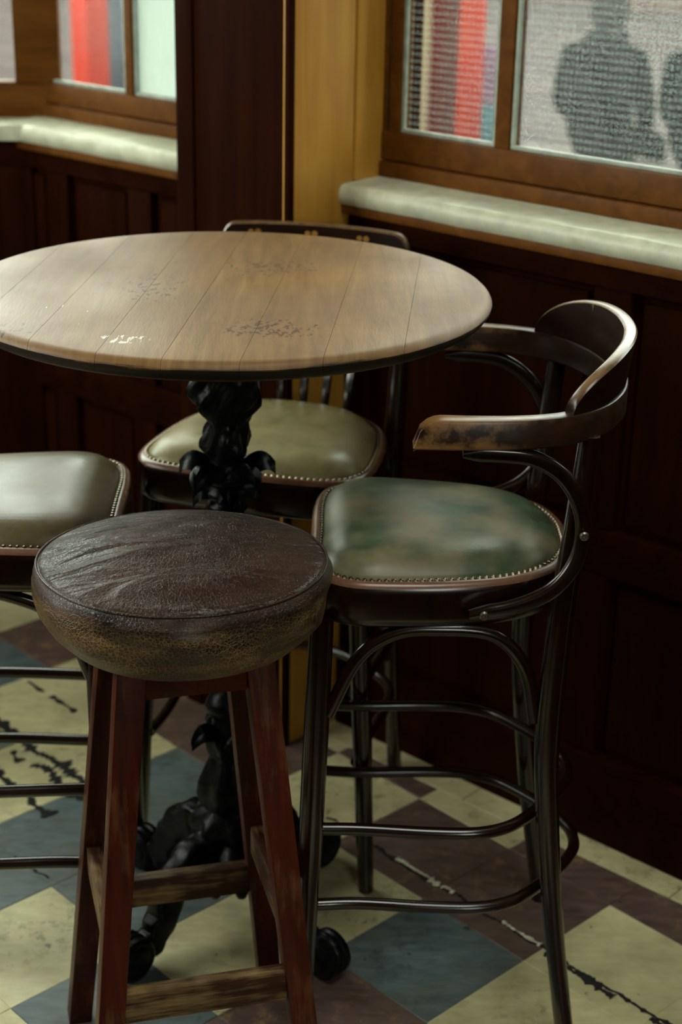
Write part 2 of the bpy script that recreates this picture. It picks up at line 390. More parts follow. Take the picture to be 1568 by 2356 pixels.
def bar(bm, a, b, w0, h0, w1=None, h1=None, side=None, bev=.003):   # tapered square bar
    a, b = Vector(a), Vector(b); t = (b - a).normalized()
    s = Vector(side) if side is not None else (t.cross(Vector((0, 0, 1))) if abs(t.z) < .9 else Vector((1, 0, 0)))
    s = (s - t * s.dot(t)).normalized(); u = t.cross(s).normalized()
    w1 = w1 or w0; h1 = h1 or h0; v = []
    for p, w_, h_ in ((a, w0, h0), (b, w1, h1)):
        v += [bm.verts.new(p + s * (w_ * x / 2) + u * (h_ * y / 2)) for x, y in ((-1, -1), (1, -1), (1, 1), (-1, 1))]
    fs = [bm.faces.new([v[i] for i in q]) for q in ((3, 2, 1, 0), (4, 5, 6, 7), (0, 1, 5, 4), (1, 2, 6, 5), (2, 3, 7, 6), (3, 0, 4, 7))]
    if bev: bmesh.ops.bevel(bm, geom=list({e for f in fs for e in f.edges}), offset=bev, segments=2, affect='EDGES', profile=.6)
    return bm
def clip_poly(poly, pt, nrm):
    out = []
    for k in range(len(poly)):
        a, b = poly[k], poly[(k + 1) % len(poly)]; da, db = (a - pt).dot(nrm), (b - pt).dot(nrm)
        if da >= 0: out.append(a)
        if (da >= 0) != (db >= 0): out.append(a + (b - a) * (da / (da - db)))
    return out
def slab(poly, z0, z1, bev=.0008):
    bm = bmesh.new(); n = len(poly)
    lo = [bm.verts.new((p.x, p.y, z0)) for p in poly]; hi = [bm.verts.new((p.x, p.y, z1)) for p in poly]
    bm.faces.new(lo[::-1]); top = bm.faces.new(hi)
    for k in range(n): bm.faces.new((lo[k], lo[(k + 1) % n], hi[(k + 1) % n], hi[k]))
    if bev: bmesh.ops.bevel(bm, geom=list(top.edges), offset=bev, segments=1, affect='EDGES')
    return bm

# ================================================================== THE SETTING
# room outline: window wall, canted bay wall, left wall, rear wall, right wall
A0 = W(-1.225, -.13); CD = Vector((-.998, -.06, 0)); B0 = A0 + CD * 1.5
LEFT_X = B0.x; REAR_Y = -2.3; E0 = W(2.4, -.13)

# ---- floor
bm = bmesh.new()
bm.faces.new([bm.verts.new((x, y, -.006)) for x, y in ((LEFT_X - .6, REAR_Y - .4), (3.6, REAR_Y - .4), (3.6, 4.6), (LEFT_X - .6, 4.6))])
bmesh.ops.solidify(bm, geom=list(bm.faces), thickness=.05)
floor = tag(obj('floor', bm, 'subfloor', smooth=False), 'worn floor of cream, slate blue and plum square tiles', None, None, 'structure')
TM = {(-5, 0): 'p', (-5, 1): 't', (-4, 0): 'c', (-4, 1): 'c', (-3, 0): 'p', (-3, 1): 'c', (-3, 2): 'c', (-2, 0): 'p', (-2, 1): 't', (-1, 1): 'c', (-2, 2): 't',
      (-1, 2): 't', (-1, 3): 'c', (-2, 3): 't', (0, 3): 't', (0, 4): 'c', (-1, 4): 'c', (1, 2): 'p', (0, 2): 'c', (1, 1): 't', (0, 1): 'c', (0, 0): 'p', (1, 0): 'p',
      (2, 0): 'c', (2, 1): 'c', (-1, 0): 'c', (-1, -1): 'p', (0, -1): 'c', (1, -1): 'p', (2, -1): 'p', (-2, -1): 'c', (-3, -1): 'p', (1, 3): 'p', (2, 2): 't',
      (3, 0): 'c', (3, 1): 'p', (3, -1): 'c', (-4, 2): 't', (-6, 0): 'c', (-6, 1): 'p', (-3, 3): 'c', (1, 4): 't', (2, 3): 'c'}
BORD = -.048; WALLV = -.104
tm = {'c': 'tile_cream', 't': 'tile_teal', 'p': 'tile_purple'}
for i in range(-10, 6):
    for j in range(-3, 8):
        g_ = .0007
        poly = [T(i + g_, j + g_), T(i + 1 - g_, j + g_), T(i + 1 - g_, j + 1 - g_), T(i + g_, j + 1 - g_)]
        poly = clip_poly(poly, W(0, BORD), nd)
        if len(poly) < 3: continue
        area = abs(sum(poly[k].x * poly[(k + 1) % len(poly)].y - poly[(k + 1) % len(poly)].x * poly[k].y for k in range(len(poly)))) / 2
        if area < 4e-4: continue
        c_ = TM.get((i, j)) or 'cctpcp'[(i * 7 + j * 13 + i * j) % 6]
        obj('tile', slab(poly, -.004, random.uniform(-.0006, .0004)), tm[c_], floor, smooth=False)
for k in range(9):                                  # border strip along the skirting
    u0 = -1.7 + k * .44
    obj('border_tile', slab([W(u0 + .001, BORD - .0008), W(u0 + .439, BORD - .0008), W(u0 + .439, WALLV - .02), W(u0 + .001, WALLV - .02)][::-1], -.004, 0.0), 'tile_cream', floor, smooth=False)

def crack(j, i0, i1, width, mat, amp, z, seed, gaps=0.0):
    """a ragged ribbon lying on the tiles along the grid direction"""
    bm = bmesh.new(); rng = random.Random(seed); prev = None; i = i0
    while i < i1:
        c = T(i, j + amp * noise.noise((i * 3.1, j, seed)) + .4 * amp * noise.noise((i * 11, j, seed)))
        wv = width * (.35 + 1.1 * abs(noise.noise((i * 5.3, seed * 1.7, j)))) * (1 + .6 * rng.uniform(-1, 1))
        if gaps and noise.noise((i * 2.3, seed * 3.1, 4)) < gaps: wv = 0
        a = bm.verts.new(c + tv * wv * .5 + Vector((0, 0, z))); b = bm.verts.new(c - tv * wv * .5 + Vector((0, 0, z)))
        m_ = bm.verts.new(c + Vector((0, 0, z + min(wv, .006) * .25)))
        if prev and wv > 0 and prev[3] > 0:
            bm.faces.new((prev[0], a, m_, prev[2])); bm.faces.new((prev[2], m_, b, prev[1]))
        prev = (a, b, m_, wv); i += .022
    bmesh.ops.delete(bm, geom=[v for v in bm.verts if not v.link_faces], context='VERTS')
    return bm
for (j, i0, i1, w_, m_, am, sd, gp) in [(.79, -.3, 3.6, .011, 'crack', .045, 3, 0), (.775, .28, 1.98, .015, 'filler', .03, 5, -.12), (.83, 2.05, 3.5, .016, 'crack', .06, 8, -.05),
                                        (1.95, -4.2, -2.0, .040, 'crack', .09, 11, 0), (2.12, -2.9, -1.5, .024, 'crack', .09, 12, -.2), (1.32, -4.0, -3.1, .016, 'crack', .05, 13, -.1),
                                        (2.40, -3.4, -1.8, .026, 'crack', .10, 15, -.1), (2.98, -2.2, -1.1, .008, 'crack', .07, 16, -.05)]:
    obj('floor_crack', crack(j, i0, i1, w_, m_, am, .0007 if m_ == 'crack' else .0011, sd, gp), m_, floor, smooth=False)

# ---- window wall, the part below and between the windows
wall = tag(obj('wall_front', wbox(-1.36, 2.6, -.32, -.135, 0, 1.04, 0), 'mahogany', smooth=False), 'dark mahogany panelled wall below the windows', None, None, 'structure')
wbox_ = wbox
def wpart(name, u0, u1, v0, v1, z0, z1, mat, bev=.004, par=None): return obj(name, wbox(u0, u1, v0, v1, z0, z1, bev), mat, par or wall)
for (u0, u1) in ((-1.36, -.585), (-.305, 2.4)):
    wpart('top_rail', u0, u1, -.136, -.112, .985, 1.04, 'mahogany_h')
    wpart('middle_rail', u0, u1, -.136, -.114, .50, .58, 'mahogany_h')
    wpart('skirting_rail', u0, u1, -.136, WALLV, 0.0, .16, 'mahogany_h')
for u in (-1.34, -1.13, -.87, -.64, -.285, .25, .80, 1.35, 1.9):
    for z0, z1 in ((.16, .50), (.58, .985)): wpart('stile', u - .035, u + .035, -.136, -.116, z0, z1, 'mahogany')
for (ua, ub) in ((-1.30, -1.17), (-1.09, -.91), (-.83, -.68), (-.245, .21), (.29, .76), (.84, 1.31), (1.39, 1.86)):
    for z0, z1 in ((.16, .50), (.58, .985)): wpart('panel', ua + .012, ub - .012, -.137, -.126, z0 + .015, z1 - .015, 'mahogany', .005)
# wall above and at the far end of the windows
bm = wbox(-1.36, 2.6, -.32, -.16, 3.11, 3.7, 0); wbox(1.55, 2.6, -.32, -.16, 1.04, 3.11, 0, bm)
tag(obj('wall_upper', bm, 'darkwall', smooth=False), 'dark wall above the windows', None, None, 'structure')

# ---- pier between the windows
pier = tag(empty('trim_1', W(-.445, 0)), 'wooden pier between the windows, golden window light put into its side colour, dark red face', None, None, 'structure')
def ppart(name, *a, mat='mahogany', bev=.004):
    o = wpart(name, *a, mat, bev); o.parent = pier; o.matrix_parent_inverse = Matrix.Translation(-W(-.445, 0)); return o
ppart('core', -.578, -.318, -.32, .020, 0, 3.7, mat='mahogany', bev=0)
ppart('front_board', -.548, -.322, .014, .030, 0, 3.7, mat='mahogany')  # face coloured dark because it is turned away from the window
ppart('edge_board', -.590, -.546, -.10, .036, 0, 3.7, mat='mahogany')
ppart('side_board', -.326, -.310, -.128, .036, 0, 3.7, mat='pier_lit')
ppart('casing_board', -.330, -.306, -.215, -.1295, 1.076, 3.7, mat='pier_lit', bev=.006)
ppart('corner_bead', -.319, -.3075, .024, .040, 0, 3.7, mat='mahogany', bev=.004)

# ---- sills
def sill(name, u0, u1, label):
    bm = bmesh.new()
    prof = [(-.235, 1.040), (-.098, 1.040), (-.093, 1.046), (-.0905, 1.056), (-.0925, 1.067), (-.098, 1.0745), (-.106, 1.0765), (-.235, 1.079)]
    N_ = 60; rings = []
    for k in range(N_ + 1):
        u = u0 + (u1 - u0) * k / N_; rings.append([bm.verts.new(W(u, v + (.0022 * noise.noise((u * 14, z * 30, 2.2)) if v > -.2 else 0), z + .0016 * noise.noise((u * 11, v * 20, 5)))) for v, z in prof])
    for A, B in zip(rings, rings[1:]):
        for k in range(len(prof)): bm.faces.new((A[k], A[(k + 1) % len(prof)], B[(k + 1) % len(prof)], B[k]))
    bm.faces.new(rings[0][::-1]); bm.faces.new(rings[-1])
    return tag(obj(name, bm, 'sill'), label, None, None, 'structure')
sill('trim_2', -.3095, 2.3, 'pale green chipped window sill under the right window')
sill('trim_3', -1.27, -.5905, 'pale green window sill under the left window')
# nosing board under the painted top
for nm, u0, u1 in (('trim_4', -.3095, 2.3), ('trim_5', -1.36, -.5905)):
    tag(obj(nm, wbox(u0, u1, -.14, -.097, 1.024, 1.0405, .003), 'sash'), 'dark wood strip under the ' + ('right' if nm == 'trim_4' else 'left') + ' window sill', None, None, 'structure')

# ---- windows
GV = -.215
def window(name, label, u0, u1, z0, z1, bars, panes, P0=W, strip=None, rail0=1.108):
    """bars: list of (u0,u1) uprights; panes: list of (u0,u1,kind)"""
    root = tag(empty(name, W((u0 + u1) / 2, GV)), label, None, None, 'structure'); inv = Matrix.Translation(-W((u0 + u1) / 2, GV))
    def part(nm, bm, mat, par=None, **k):
        o = obj(nm, bm, mat, par or root, **k)
        if par is None: o.matrix_parent_inverse = inv
        return o
    part('bottom_rail', wbox(u0, u1, -.238, -.196, rail0, z0, .004), 'sash')
    part('bead', wbox(u0, u1, -.225, -.190, 1.0775, rail0 - .002, .006), 'sash')
    part('top_rail', wbox(u0, u1, -.238, -.196, z1, z1 + .07, .004), 'sash')
    for (a, b) in bars: part('upright_bar', wbox(a, b, -.236, -.200, z0 - .004, z1 + .01, .005), 'sash')
    for (a, b, kind) in panes:
        bm = wbox(a - .004, b + .004, GV - .002, GV + .002, z0 - .006, z1 + .006, 0)
        pn = part('pane', bm, 'frosted' if kind == 'f' else 'glass', smooth=False)
        e = .0075
        for (q0, q1, r0, r1) in ((a, b, z0, z0 + e), (a, b, z1 - e, z1), (a, a + e, z0 + e, z1 - e), (b - e, b, z0 + e, z1 - e)):
            part('putty', wbox(q0, q1, -.2125, -.205, r0, r1, .002), 'putty')
        if kind == 'd':                                   # moulded dimples in rows
            bm = bmesh.new(); sx, sz = .0092, .0118
            for r_ in range(int((min(z1, 1.60) - z0 - .016) / sz)):
                for q in range(int((min(b, .62) - a - .016) / sx)):
                    c = W(a + .010 + (q + .5) * sx, GV + .002, z0 + .012 + (r_ + .5) * sz)
                    rim = [bm.verts.new(c + wd * (.0036 * math.cos(R(45 * k))) + Vector((0, 0, .0030 * math.sin(R(45 * k))))) for k in range(8)]
                    mid = [bm.verts.new(c + wd * (.0020 * math.cos(R(45 * k))) + Vector((0, 0, .0016 * math.sin(R(45 * k)))) + nd * .0007) for k in range(8)]
                    for k in range(8): bm.faces.new((rim[k], rim[(k + 1) % 8], mid[(k + 1) % 8], mid[k]))
            tag(part('glass_dimples', bm, 'lens'), kind='stuff')
    if strip: part('side_pane', wbox(strip[0], strip[1], GV - .002, GV + .002, z0 - .004, z1, 0), 'frosted', smooth=False)
    return root
window('window_1', 'right window of dimpled hammered glass in brown sash bars', -.306, 1.55, 1.158, 3.05,
       [(-.3055, -.302), (-.293, -.268), (-.060, -.029), (.50, .53), (1.02, 1.05), (1.52, 1.55)],
       [(-.268, -.060, 'd'), (-.029, .50, 'd'), (.53, 1.02, 'g'), (1.05, 1.52, 'g')], strip=(-.3215, -.294))
window('window_2', 'left window with hammered pane and frosted white pane', -1.30, -.578, 1.150, 3.05,
       [(-1.30, -1.245), (-.999, -.974), (-.60, -.578)], [(-1.245, -.999, 'g'), (-.974, -.60, 'f')])

# ---- canted bay wall to the left, with its own sill and window
cd = CD; cn = Vector((-cd.y, cd.x, 0)); cn = cn if cn.dot(Vector((0, -1, 0))) > 0 else -cn
ZA = (cd, cn, Vector((0, 0, 1)))
def cbox(s0, s1, v0, v1, z0, z1, bev=.003, bm=None):
    bm = bm or bmesh.new(); o = A0 + cd * ((s0 + s1) / 2) + cn * ((v0 + v1) / 2) + Vector((0, 0, (z0 + z1) / 2))
    return box(bm, o, ((s1 - s0) / 2, (v1 - v0) / 2, (z1 - z0) / 2), ZA, bev)
bm = cbox(-.02, 1.5, -.19, -.005, 0, 1.04, 0); cbox(-.02, 1.5, -.19, -.03, 3.11, 3.7, 0, bm)
bayw = tag(obj('wall_bay', bm, 'mahogany', smooth=False), 'dark panelled bay wall at the far left', None, None, 'structure')
for s in (.0, .28, .62, .96, 1.3): obj('stile', cbox(s, s + .07, -.006, .014, .16, .985), 'mahogany', bayw)
obj('top_rail', cbox(0, 1.5, -.006, .018, .985, 1.04), 'mahogany_h', bayw); obj('skirting_rail', cbox(0, 1.5, -.006, .026, 0, .16), 'mahogany_h', bayw)
tag(obj('trim_6', cbox(-.03, 1.5, -.11, .038, 1.040, 1.0755, .008), 'sill'), 'pale sill of the far left bay window', None, None, 'structure')
w3 = tag(obj('window_3', cbox(-.05, 1.5, -.108, -.066, 1.07, 1.15), 'sash'), 'hammered glass window of the far left bay', None, None, 'structure')
for s0, s1 in ((-.06, .035), (.50, .53), (.95, .98), (1.44, 1.5)): obj('upright_bar', cbox(s0, s1, -.106, -.06, 1.146, 3.11), 'sash', w3)
for s0, s1 in ((.035, .50), (.53, .95), (.98, 1.44)): obj('pane', cbox(s0, s1, -.087, -.083, 1.146, 3.11, 0), 'glass', w3, smooth=False)
obj('corner_post', wbox(-1.345, -1.290, -.26, -.185, 1.06, 3.11, .01), 'sash', w3)

# ---- rest of the room, behind and beside the camera
def open_wall(name, p0, p1, holes, label, mat='plaster', h=3.7):
    p0, p1 = Vector(p0), Vector(p1); L = (p1 - p0).length; t = (p1 - p0) / L; nn = Vector((-t.y, t.x, 0)); bm = bmesh.new()
    def b(s0, s1, z0, z1):
        if s1 - s0 > .001 and z1 - z0 > .001: box(bm, p0 + t * ((s0 + s1) / 2) + Vector((0, 0, (z0 + z1) / 2)), ((s1 - s0) / 2, .06, (z1 - z0) / 2), (t, nn, Vector((0, 0, 1))))
    s = 0
    for (a, b_, z0, z1) in holes: b(s, a, 0, h); b(a, b_, 0, z0); b(a, b_, z1, h); s = b_
    b(s, L, 0, h)
    return tag(obj(name, bm, mat, smooth=False), label, None, None, 'structure')
BL = Vector((LEFT_X - .02, B0.y, 0))
open_wall('wall_left', BL, (LEFT_X - .02, REAR_Y, 0), [(.9, 2.2, 1.1, 2.3)], 'left wall of the room with an added opening for sky light', 'darkwall')  # unseen opening added to bring in more sky light
open_wall('wall_rear', (LEFT_X - .02, REAR_Y, 0), (3.3, REAR_Y, 0), [(3.0, 4.1, 1.5, 2.6)], 'rear wall of the room behind the viewer', 'darkwall')  # opening added behind the camera for more sky light
open_wall('wall_right', (3.3, REAR_Y, 0), (3.3, 3.2, 0), [], 'right wall of the room', 'darkwall')
open_wall('wall_end', W(2.5, -.2), (3.3, 1.0, 0), [], 'short wall at the right end of the window wall', 'darkwall')
bm = bmesh.new(); CX0, CX1, CY0, CY1 = LEFT_X - .3, 3.6, -2.8, 4.8; HX0, HX1, HY0, HY1 = -.30, 1.0, .10, 1.40  # square ceiling hole added out of view to brighten the floor
for x0, x1, y0, y1 in ((CX0, HX0, CY0, CY1), (HX1, CX1, CY0, CY1), (HX0, HX1, CY0, HY0), (HX0, HX1, HY1, CY1)):
    box(bm, ((x0 + x1) / 2, (y0 + y1) / 2, 3.75), ((x1 - x0) / 2, (y1 - y0) / 2, .05))
tag(obj('ceiling', bm, 'plaster', smooth=False), 'smoke stained ceiling with an added square hole letting in sky light', None, None, 'structure')
# portals that guide the sky's light through the openings
def portal(name, c, nrm, w_, h_):
    l = bpy.data.lights.new(name, 'AREA'); l.shape = 'RECTANGLE'; l.size = w_; l.size_y = h_; l.energy = 1
    l.cycles.is_portal = True
    o = bpy.data.objects.new(name, l); COL.objects.link(o); o.location = c
    o.rotation_euler = Vector(nrm).to_track_quat('-Z', 'Y').to_euler(); return o
portal('portal_right_window', W(.62, -.26, 2.10), nd, 1.86, 1.92)
portal('portal_left_window', W(-.94, -.26, 2.10), nd, .72, 1.92)
portal('portal_bay_window', A0 + cd * .75 - cn * .13 + Vector((0, 0, 2.13)), cn, 1.45, 1.96)
portal('portal_left_opening', (LEFT_X - .10, B0.y - 1.55, 1.7), (1, 0, 0), 1.3, 1.2)
portal('portal_rear', (LEFT_X - .02 + 3.55, REAR_Y - .09, 2.05), (0, 1, 0), 1.1, 1.1)
portal('portal_added_roof_hole', (.35, .75, 3.82), (0, 0, -1), 1.3, 1.3)

# ================================================================== TABLE
TC = Vector((-.167, 2.195, 0)); TR = .370; TZ = 1.05; TH = .030
table = tag(empty('bar_table', TC), 'tall round pub table with worn plank top and black cast iron pedestal', 'table')
def table_plank(x0, x1, ang):
    prof = [(.30, -TH), (TR - .030, -TH), (TR - .016, -TH + .002), (TR - .006, -TH + .008), (TR - .001, -TH + .015), (TR, -TH + .020), (TR - .002, -.006), (TR - .007, -.0015), (TR - .014, 0.0), (.30, 0.0)]
    bm = bmesh.new(); n = 160; rings = []
    for r, z in prof: rings.append([bm.verts.new((r * math.cos(2 * math.pi * k / n), r * math.sin(2 * math.pi * k / n), z + TH)) for k in range(n)])
    for A, B in zip(rings, rings[1:]):
        for k in range(n): bm.faces.new((A[k], A[(k + 1) % n], B[(k + 1) % n], B[k]))
    bm.faces.new(rings[0][::-1]); bm.faces.new(rings[-1])
    d = Vector((math.cos(ang), -math.sin(ang), 0))
    for x, s in ((x0, -1), (x1, 1)):
        geom = list(bm.verts) + list(bm.edges) + list(bm.faces)
        bmesh.ops.bisect_plane(bm, geom=geom, plane_co=d * x, plane_no=d * s, clear_outer=True)
        be = [e for e in bm.edges if len(e.link_faces) == 1]
        if be: bmesh.ops.holes_fill(bm, edges=be, sides=0)
    return bm
seams = [-.46, -.285, -.196, -.103, -.021, .072, .168, .262, .46]
for a, b in zip(seams, seams[1:]):
    o = obj('plank', table_plank(a + .00022, b - .00022, R(4.5)), 'tabletop', table, angle=35); o.location = (0, 0, TZ - TH)
# pedestal: turned and twisted iron column
prof = [(.060, 1.018), (.060, .995), (.052, .990), (.046, .975), (.047, .955), (.050, .925), (.049, .900), (.043, .880), (.032, .862), (.027, .850), (.031, .838), (.034, .825), (.033, .812),
        (.026, .800), (.024, .790), (.030, .780), (.034, .768), (.030, .760), (.024, .757), (.031, .750), (.034, .744), (.030, .737), (.023, .734), (.029, .727), (.031, .721), (.026, .714), (.021, .708), (.020, .66), (.025, .62),
        (.029, .58), (.030, .54), (.027, .50), (.022, .46), (.020, .42), (.031, .405), (.036, .395), (.033, .382), (.026, .372), (.027, .35), (.036, .335), (.033, .318), (.028, .305), (.036, .285), (.045, .262), (.048, .240), (.043, .222),
        (.040, .215), (.054, .205), (.060, .188), (.057, .172), (.050, .166), (.066, .155), (.080, .140), (.086, .125), (.080, .108), (.066, .096)]
fine = []
for (r0, z0), (r1, z1) in zip(prof, prof[1:]):
    k = max(1, int(abs(z1 - z0) / .006))
    for q in range(k): t = q / k; fine.append((r0 + (r1 - r0) * t, z0 + (z1 - z0) * t))
fine.append(prof[-1])
def twist(r, z, a):
    d = 0
    if .80 < z < .985: d = .16 * math.sin(3 * a + z * 60) + .07 * math.sin(9 * a - z * 110)
    elif .42 < z < .70: d = .17 * math.sin(4 * a + z * 45)
    elif .215 < z < .34: d = .10 * math.sin(6 * a)
    elif .11 < z < .205: d = .09 * math.sin(8 * a)
    return r * (1 + d), z
obj('column', lathe(fine[::-1], 56, twist), 'iron', table, angle=60)
def leaf(ang, r0, z0, length, width, lift, droop, name):
    pts = []; bm = bmesh.new(); rows = []
    for k in range(9):
        t = k / 8; r = r0 + length * t; z = z0 + lift * math.sin(t * 2.2) - droop * t ** 3
        wv = width * (math.sin(math.pi * min(1, t * .88 + .12)) ** .7) * (1 - .25 * t) + .002
        rows.append((r, z, wv))
    ca, sa = math.cos(ang), math.sin(ang); V = []
    for (r, z, wv) in rows:
        V.append([bm.verts.new((ca * r - sa * (wv * q), sa * r + ca * (wv * q), z + .010 * (1 - abs(q)) * (1 if abs(q) < .9 else 0) - .004 * abs(q) + .0035 * math.cos(q * 9.4))) for q in (-1, -.66, -.33, 0, .33, .66, 1)])
    for A, B in zip(V, V[1:]):
        for q in range(6): bm.faces.new((A[q], A[q + 1], B[q + 1], B[q]))
    bmesh.ops.solidify(bm, geom=list(bm.faces), thickness=.006)
    return obj(name, bm, 'iron', table, angle=70)
for k in range(5): leaf(R(20 + 72 * k), .018, .772, .056, .031, .022, .020, 'acanthus_leaf')
for k in range(4): leaf(R(10 + 90 * k), .020, .745, .030, .018, .006, .020, 'acanthus_leaf')
for k in range(4): leaf(R(30 + 90 * k), .022, .345, .042, .022, .016, .024, 'acanthus_leaf')
for k in range(6): leaf(R(60 * k), .040, .150, .038, .022, .004, .034, 'acanthus_leaf')
for k in range(9):                                   # pendant drops round the base plate
    a = R(40 * k + 12); bm = lathe([(.001, -.022), (.008, -.018), (.012, -.008), (.011, .002), (.005, .010)], 10)
    o = obj('pendant_drop', bm, 'iron', table); o.location = (.060 * math.cos(a), .060 * math.sin(a), .096)
for k in range(4):                                   # four scrolled legs with ringed scroll feet
    a = R(45 + 90 * k + 3); d = Vector((math.cos(a), math.sin(a), 0))
    path = spline([d * .045 + Vector((0, 0, .150)), d * .085 + Vector((0, 0, .150)), d * .125 + Vector((0, 0, .118)), d * .150 + Vector((0, 0, .070)), d * .178 + Vector((0, 0, .040)), d * .208 + Vector((0, 0, .036))], 6)
    n_ = len(path); bm = bmesh.new()
    sweep(bm, path, rrect(.019, .026, .010), scale=[(1.15 - .35 * i / n_ + .12 * math.sin(i * 1.2), 1.2 - .45 * i / n_ + .14 * math.sin(i * 1.4)) for i in range(n_)])
    lg = obj('leg', bm, 'iron', table)
    s = Vector((-d.y, d.x, 0)); bm = bmesh.new(); rr = .037; c0 = d * .212 + Vector((0, 0, rr + .0005))
    pr = [(.0, -.024), (.020, -.024), (.024, -.021), (.030, -.022), (rr - .001, -.018), (rr, -.010), (rr - .003, -.007), (rr, -.003), (rr, .003), (rr - .003, .007), (rr, .010), (rr - .001, .018), (.030, .022), (.024, .021), (.020, .024), (.0, .024)]
    rings = []
    for (r_, y_) in pr[1:-1]: rings.append([bm.verts.new(c0 + s * y_ + d * (r_ * math.cos(2 * math.pi * q / 28)) + Vector((0, 0, r_ * math.sin(2 * math.pi * q / 28)))) for q in range(28)])
    for A, B in zip(rings, rings[1:]):
        for q in range(28): bm.faces.new((A[q], A[(q + 1) % 28], B[(q + 1) % 28], B[q]))
    bm.faces.new(rings[0][::-1]); bm.faces.new(rings[-1])
    obj('scroll_foot', bm, 'iron', lg)

# ================================================================== CHAIRS
HALF = [(.180, 0), (.178, .095), (.165, .155), (.127, .185), (.065, .189), (-.02, .181), (-.095, .160), (-.150, .117), (-.176, .058), (-.181, 0)]
OUT = spline([Vector((x, y, 0)) for x, y in HALF] + [Vector((x, -y, 0)) for x, y in HALF[-2:0:-1]], 5, True)
def inset(d, z):
    return [Vector((p.x, p.y, 0)) * (1 - d / Vector((p.x, p.y)).length) + Vector((0, 0, z)) for p in OUT]
def ring_mesh(rows, close=False, cap=False):
    bm = bmesh.new(); R_ = [[bm.verts.new(p) for p in row] for row in rows]; n = len(R_[0])
    for A, B in zip(R_, R_[1:] + ([R_[0]] if close else [])):
        for k in range(n): bm.faces.new((A[k], A[(k + 1) % n], B[(k + 1) % n], B[k]))
    if cap: bm.faces.new(R_[-1]); bm.faces.new(R_[0][::-1])
    return bm
def hemi(bm, c, r, n=6):
    c = Vector(c); a = [bm.verts.new(c + Vector((r * math.cos(2 * math.pi * k / n), r * math.sin(2 * math.pi * k / n), 0))) for k in range(n)]
    b = [bm.verts.new(c + Vector((.65 * r * math.cos(2 * math.pi * k / n), .65 * r * math.sin(2 * math.pi * k / n), r * .7))) for k in range(n)]
    t = bm.verts.new(c + Vector((0, 0, r * .95)))
    for k in range(n): bm.faces.new((a[k], a[(k + 1) % n], b[(k + 1) % n], b[k])); bm.faces.new((b[k], b[(k + 1) % n], t))
def bolt(parent, c, axis, r=.006):
    q = Vector(axis).to_track_quat('Z', 'Y'); bm = lathe([(r, 0), (r, .002), (r * .7, .0035), (r * .3, .0035), (r * .28, .0022)], 12)
    for v in bm.verts: v.co = q @ v.co + Vector(c)
    return obj('screw', bm, 'steel', parent)
def chair_base(root, leather, front, back):
    """front: ((top),(floor)) of the front legs, back: path of the back leg; both for the +Y side"""
    fr = obj('seat_frame', ring_mesh([inset(a, z) for a, z in ((.006, .676), (.001, .681), (0, .690), (0, .724), (.001, .732), (.005, .7375), (.010, .739), (.017, .738), (.022, .734), (.026, .70), (.024, .676))], close=True), 'seatwood', root)
    fr.data.materials.append(MAT['bentwood'])
    for p in fr.data.polygons:
        if p.center.z < .731: p.material_index = 1
    pad = obj('seat_pad', ring_mesh([inset(a, z) for a, z in ((.018, .730), (.0185, .739), (.022, .743), (.028, .749), (.040, .757), (.060, .763), (.085, .766), (.110, .7675))] + [[p * .12 + Vector((0, 0, .768)) for p in [Vector((q.x, q.y, 0)) for q in OUT]]], cap=True), leather, root)
    bm = bmesh.new(); path = inset(.0145, .7385); d = 0; last = path[-1]; acc = 0
    pts = []
    for k in range(len(path)):
        a, b = path[k], path[(k + 1) % len(path)]; L = (b - a).length; s = -acc % .0094 if acc else 0
        s = (.0094 - acc % .0094) % .0094
        while s < L: pts.append(a + (b - a) * (s / L)); s += .0094
        acc += L
    for p in pts: hemi(bm, p, .0034)
    tag(obj('nail_trim', bm, 'brass', root), 'row of round brass upholstery nails', kind='stuff')
    for s in (1, -1):
        a, b = front
        path = [Vector((a[0] + (b[0] - a[0]) * t, (a[1] + (b[1] - a[1]) * t) * s, a[2] + (b[2] - a[2]) * t)) for t in [k / 8 for k in range(9)]]
        obj('leg', tube(path, .0165, 14, radii=[.95, 1, 1.03, 1.03, 1, .95, .9, .85, .80]), 'bentwood', root)
        path = spline([Vector((x, y * s, z)) for x, y, z in back], 6)
        obj('leg', tube(path, .0165, 14, radii=[.82 + .24 * math.sin(math.pi * min(1, k / len(path) * 1.15)) for k in range(len(path))]), 'bentwood', root)
def at_z(path, z):
    for a, b in zip(path, path[1:]):
        if (a[2] - z) * (b[2] - z) <= 0: t = (z - a[2]) / (b[2] - a[2]); return Vector(a) + (Vector(b) - Vector(a)) * t
def hoop(root, z, front, back, bulge, r=.0088):
    f = at_z(front, z); b = at_z(back, z); yi = abs(b.y) - .024
    k = (bulge - f.x) / (-.195 - .153)
    half = [(f.x, abs(f.y) - .012)] + [(f.x + (x - .153) * k, y) for x, y in ((.089, .176), (.0, .182), (-.06, .180), (-.102, .162), (-.136, .126), (-.168, .080), (-.190, .034), (-.195, 0))]
    pts = [Vector((x, y, z)) for x, y in half] + [Vector((x, -y, z)) for x, y in half[-2::-1]]
    obj('stretcher_hoop', tube(spline(pts, 7), r, 12), 'bentwood', root)
def arch(root, pts, r=.0095):
    obj('bent_brace', tube(spline(pts, 7), r, 12), 'bentwood', root)

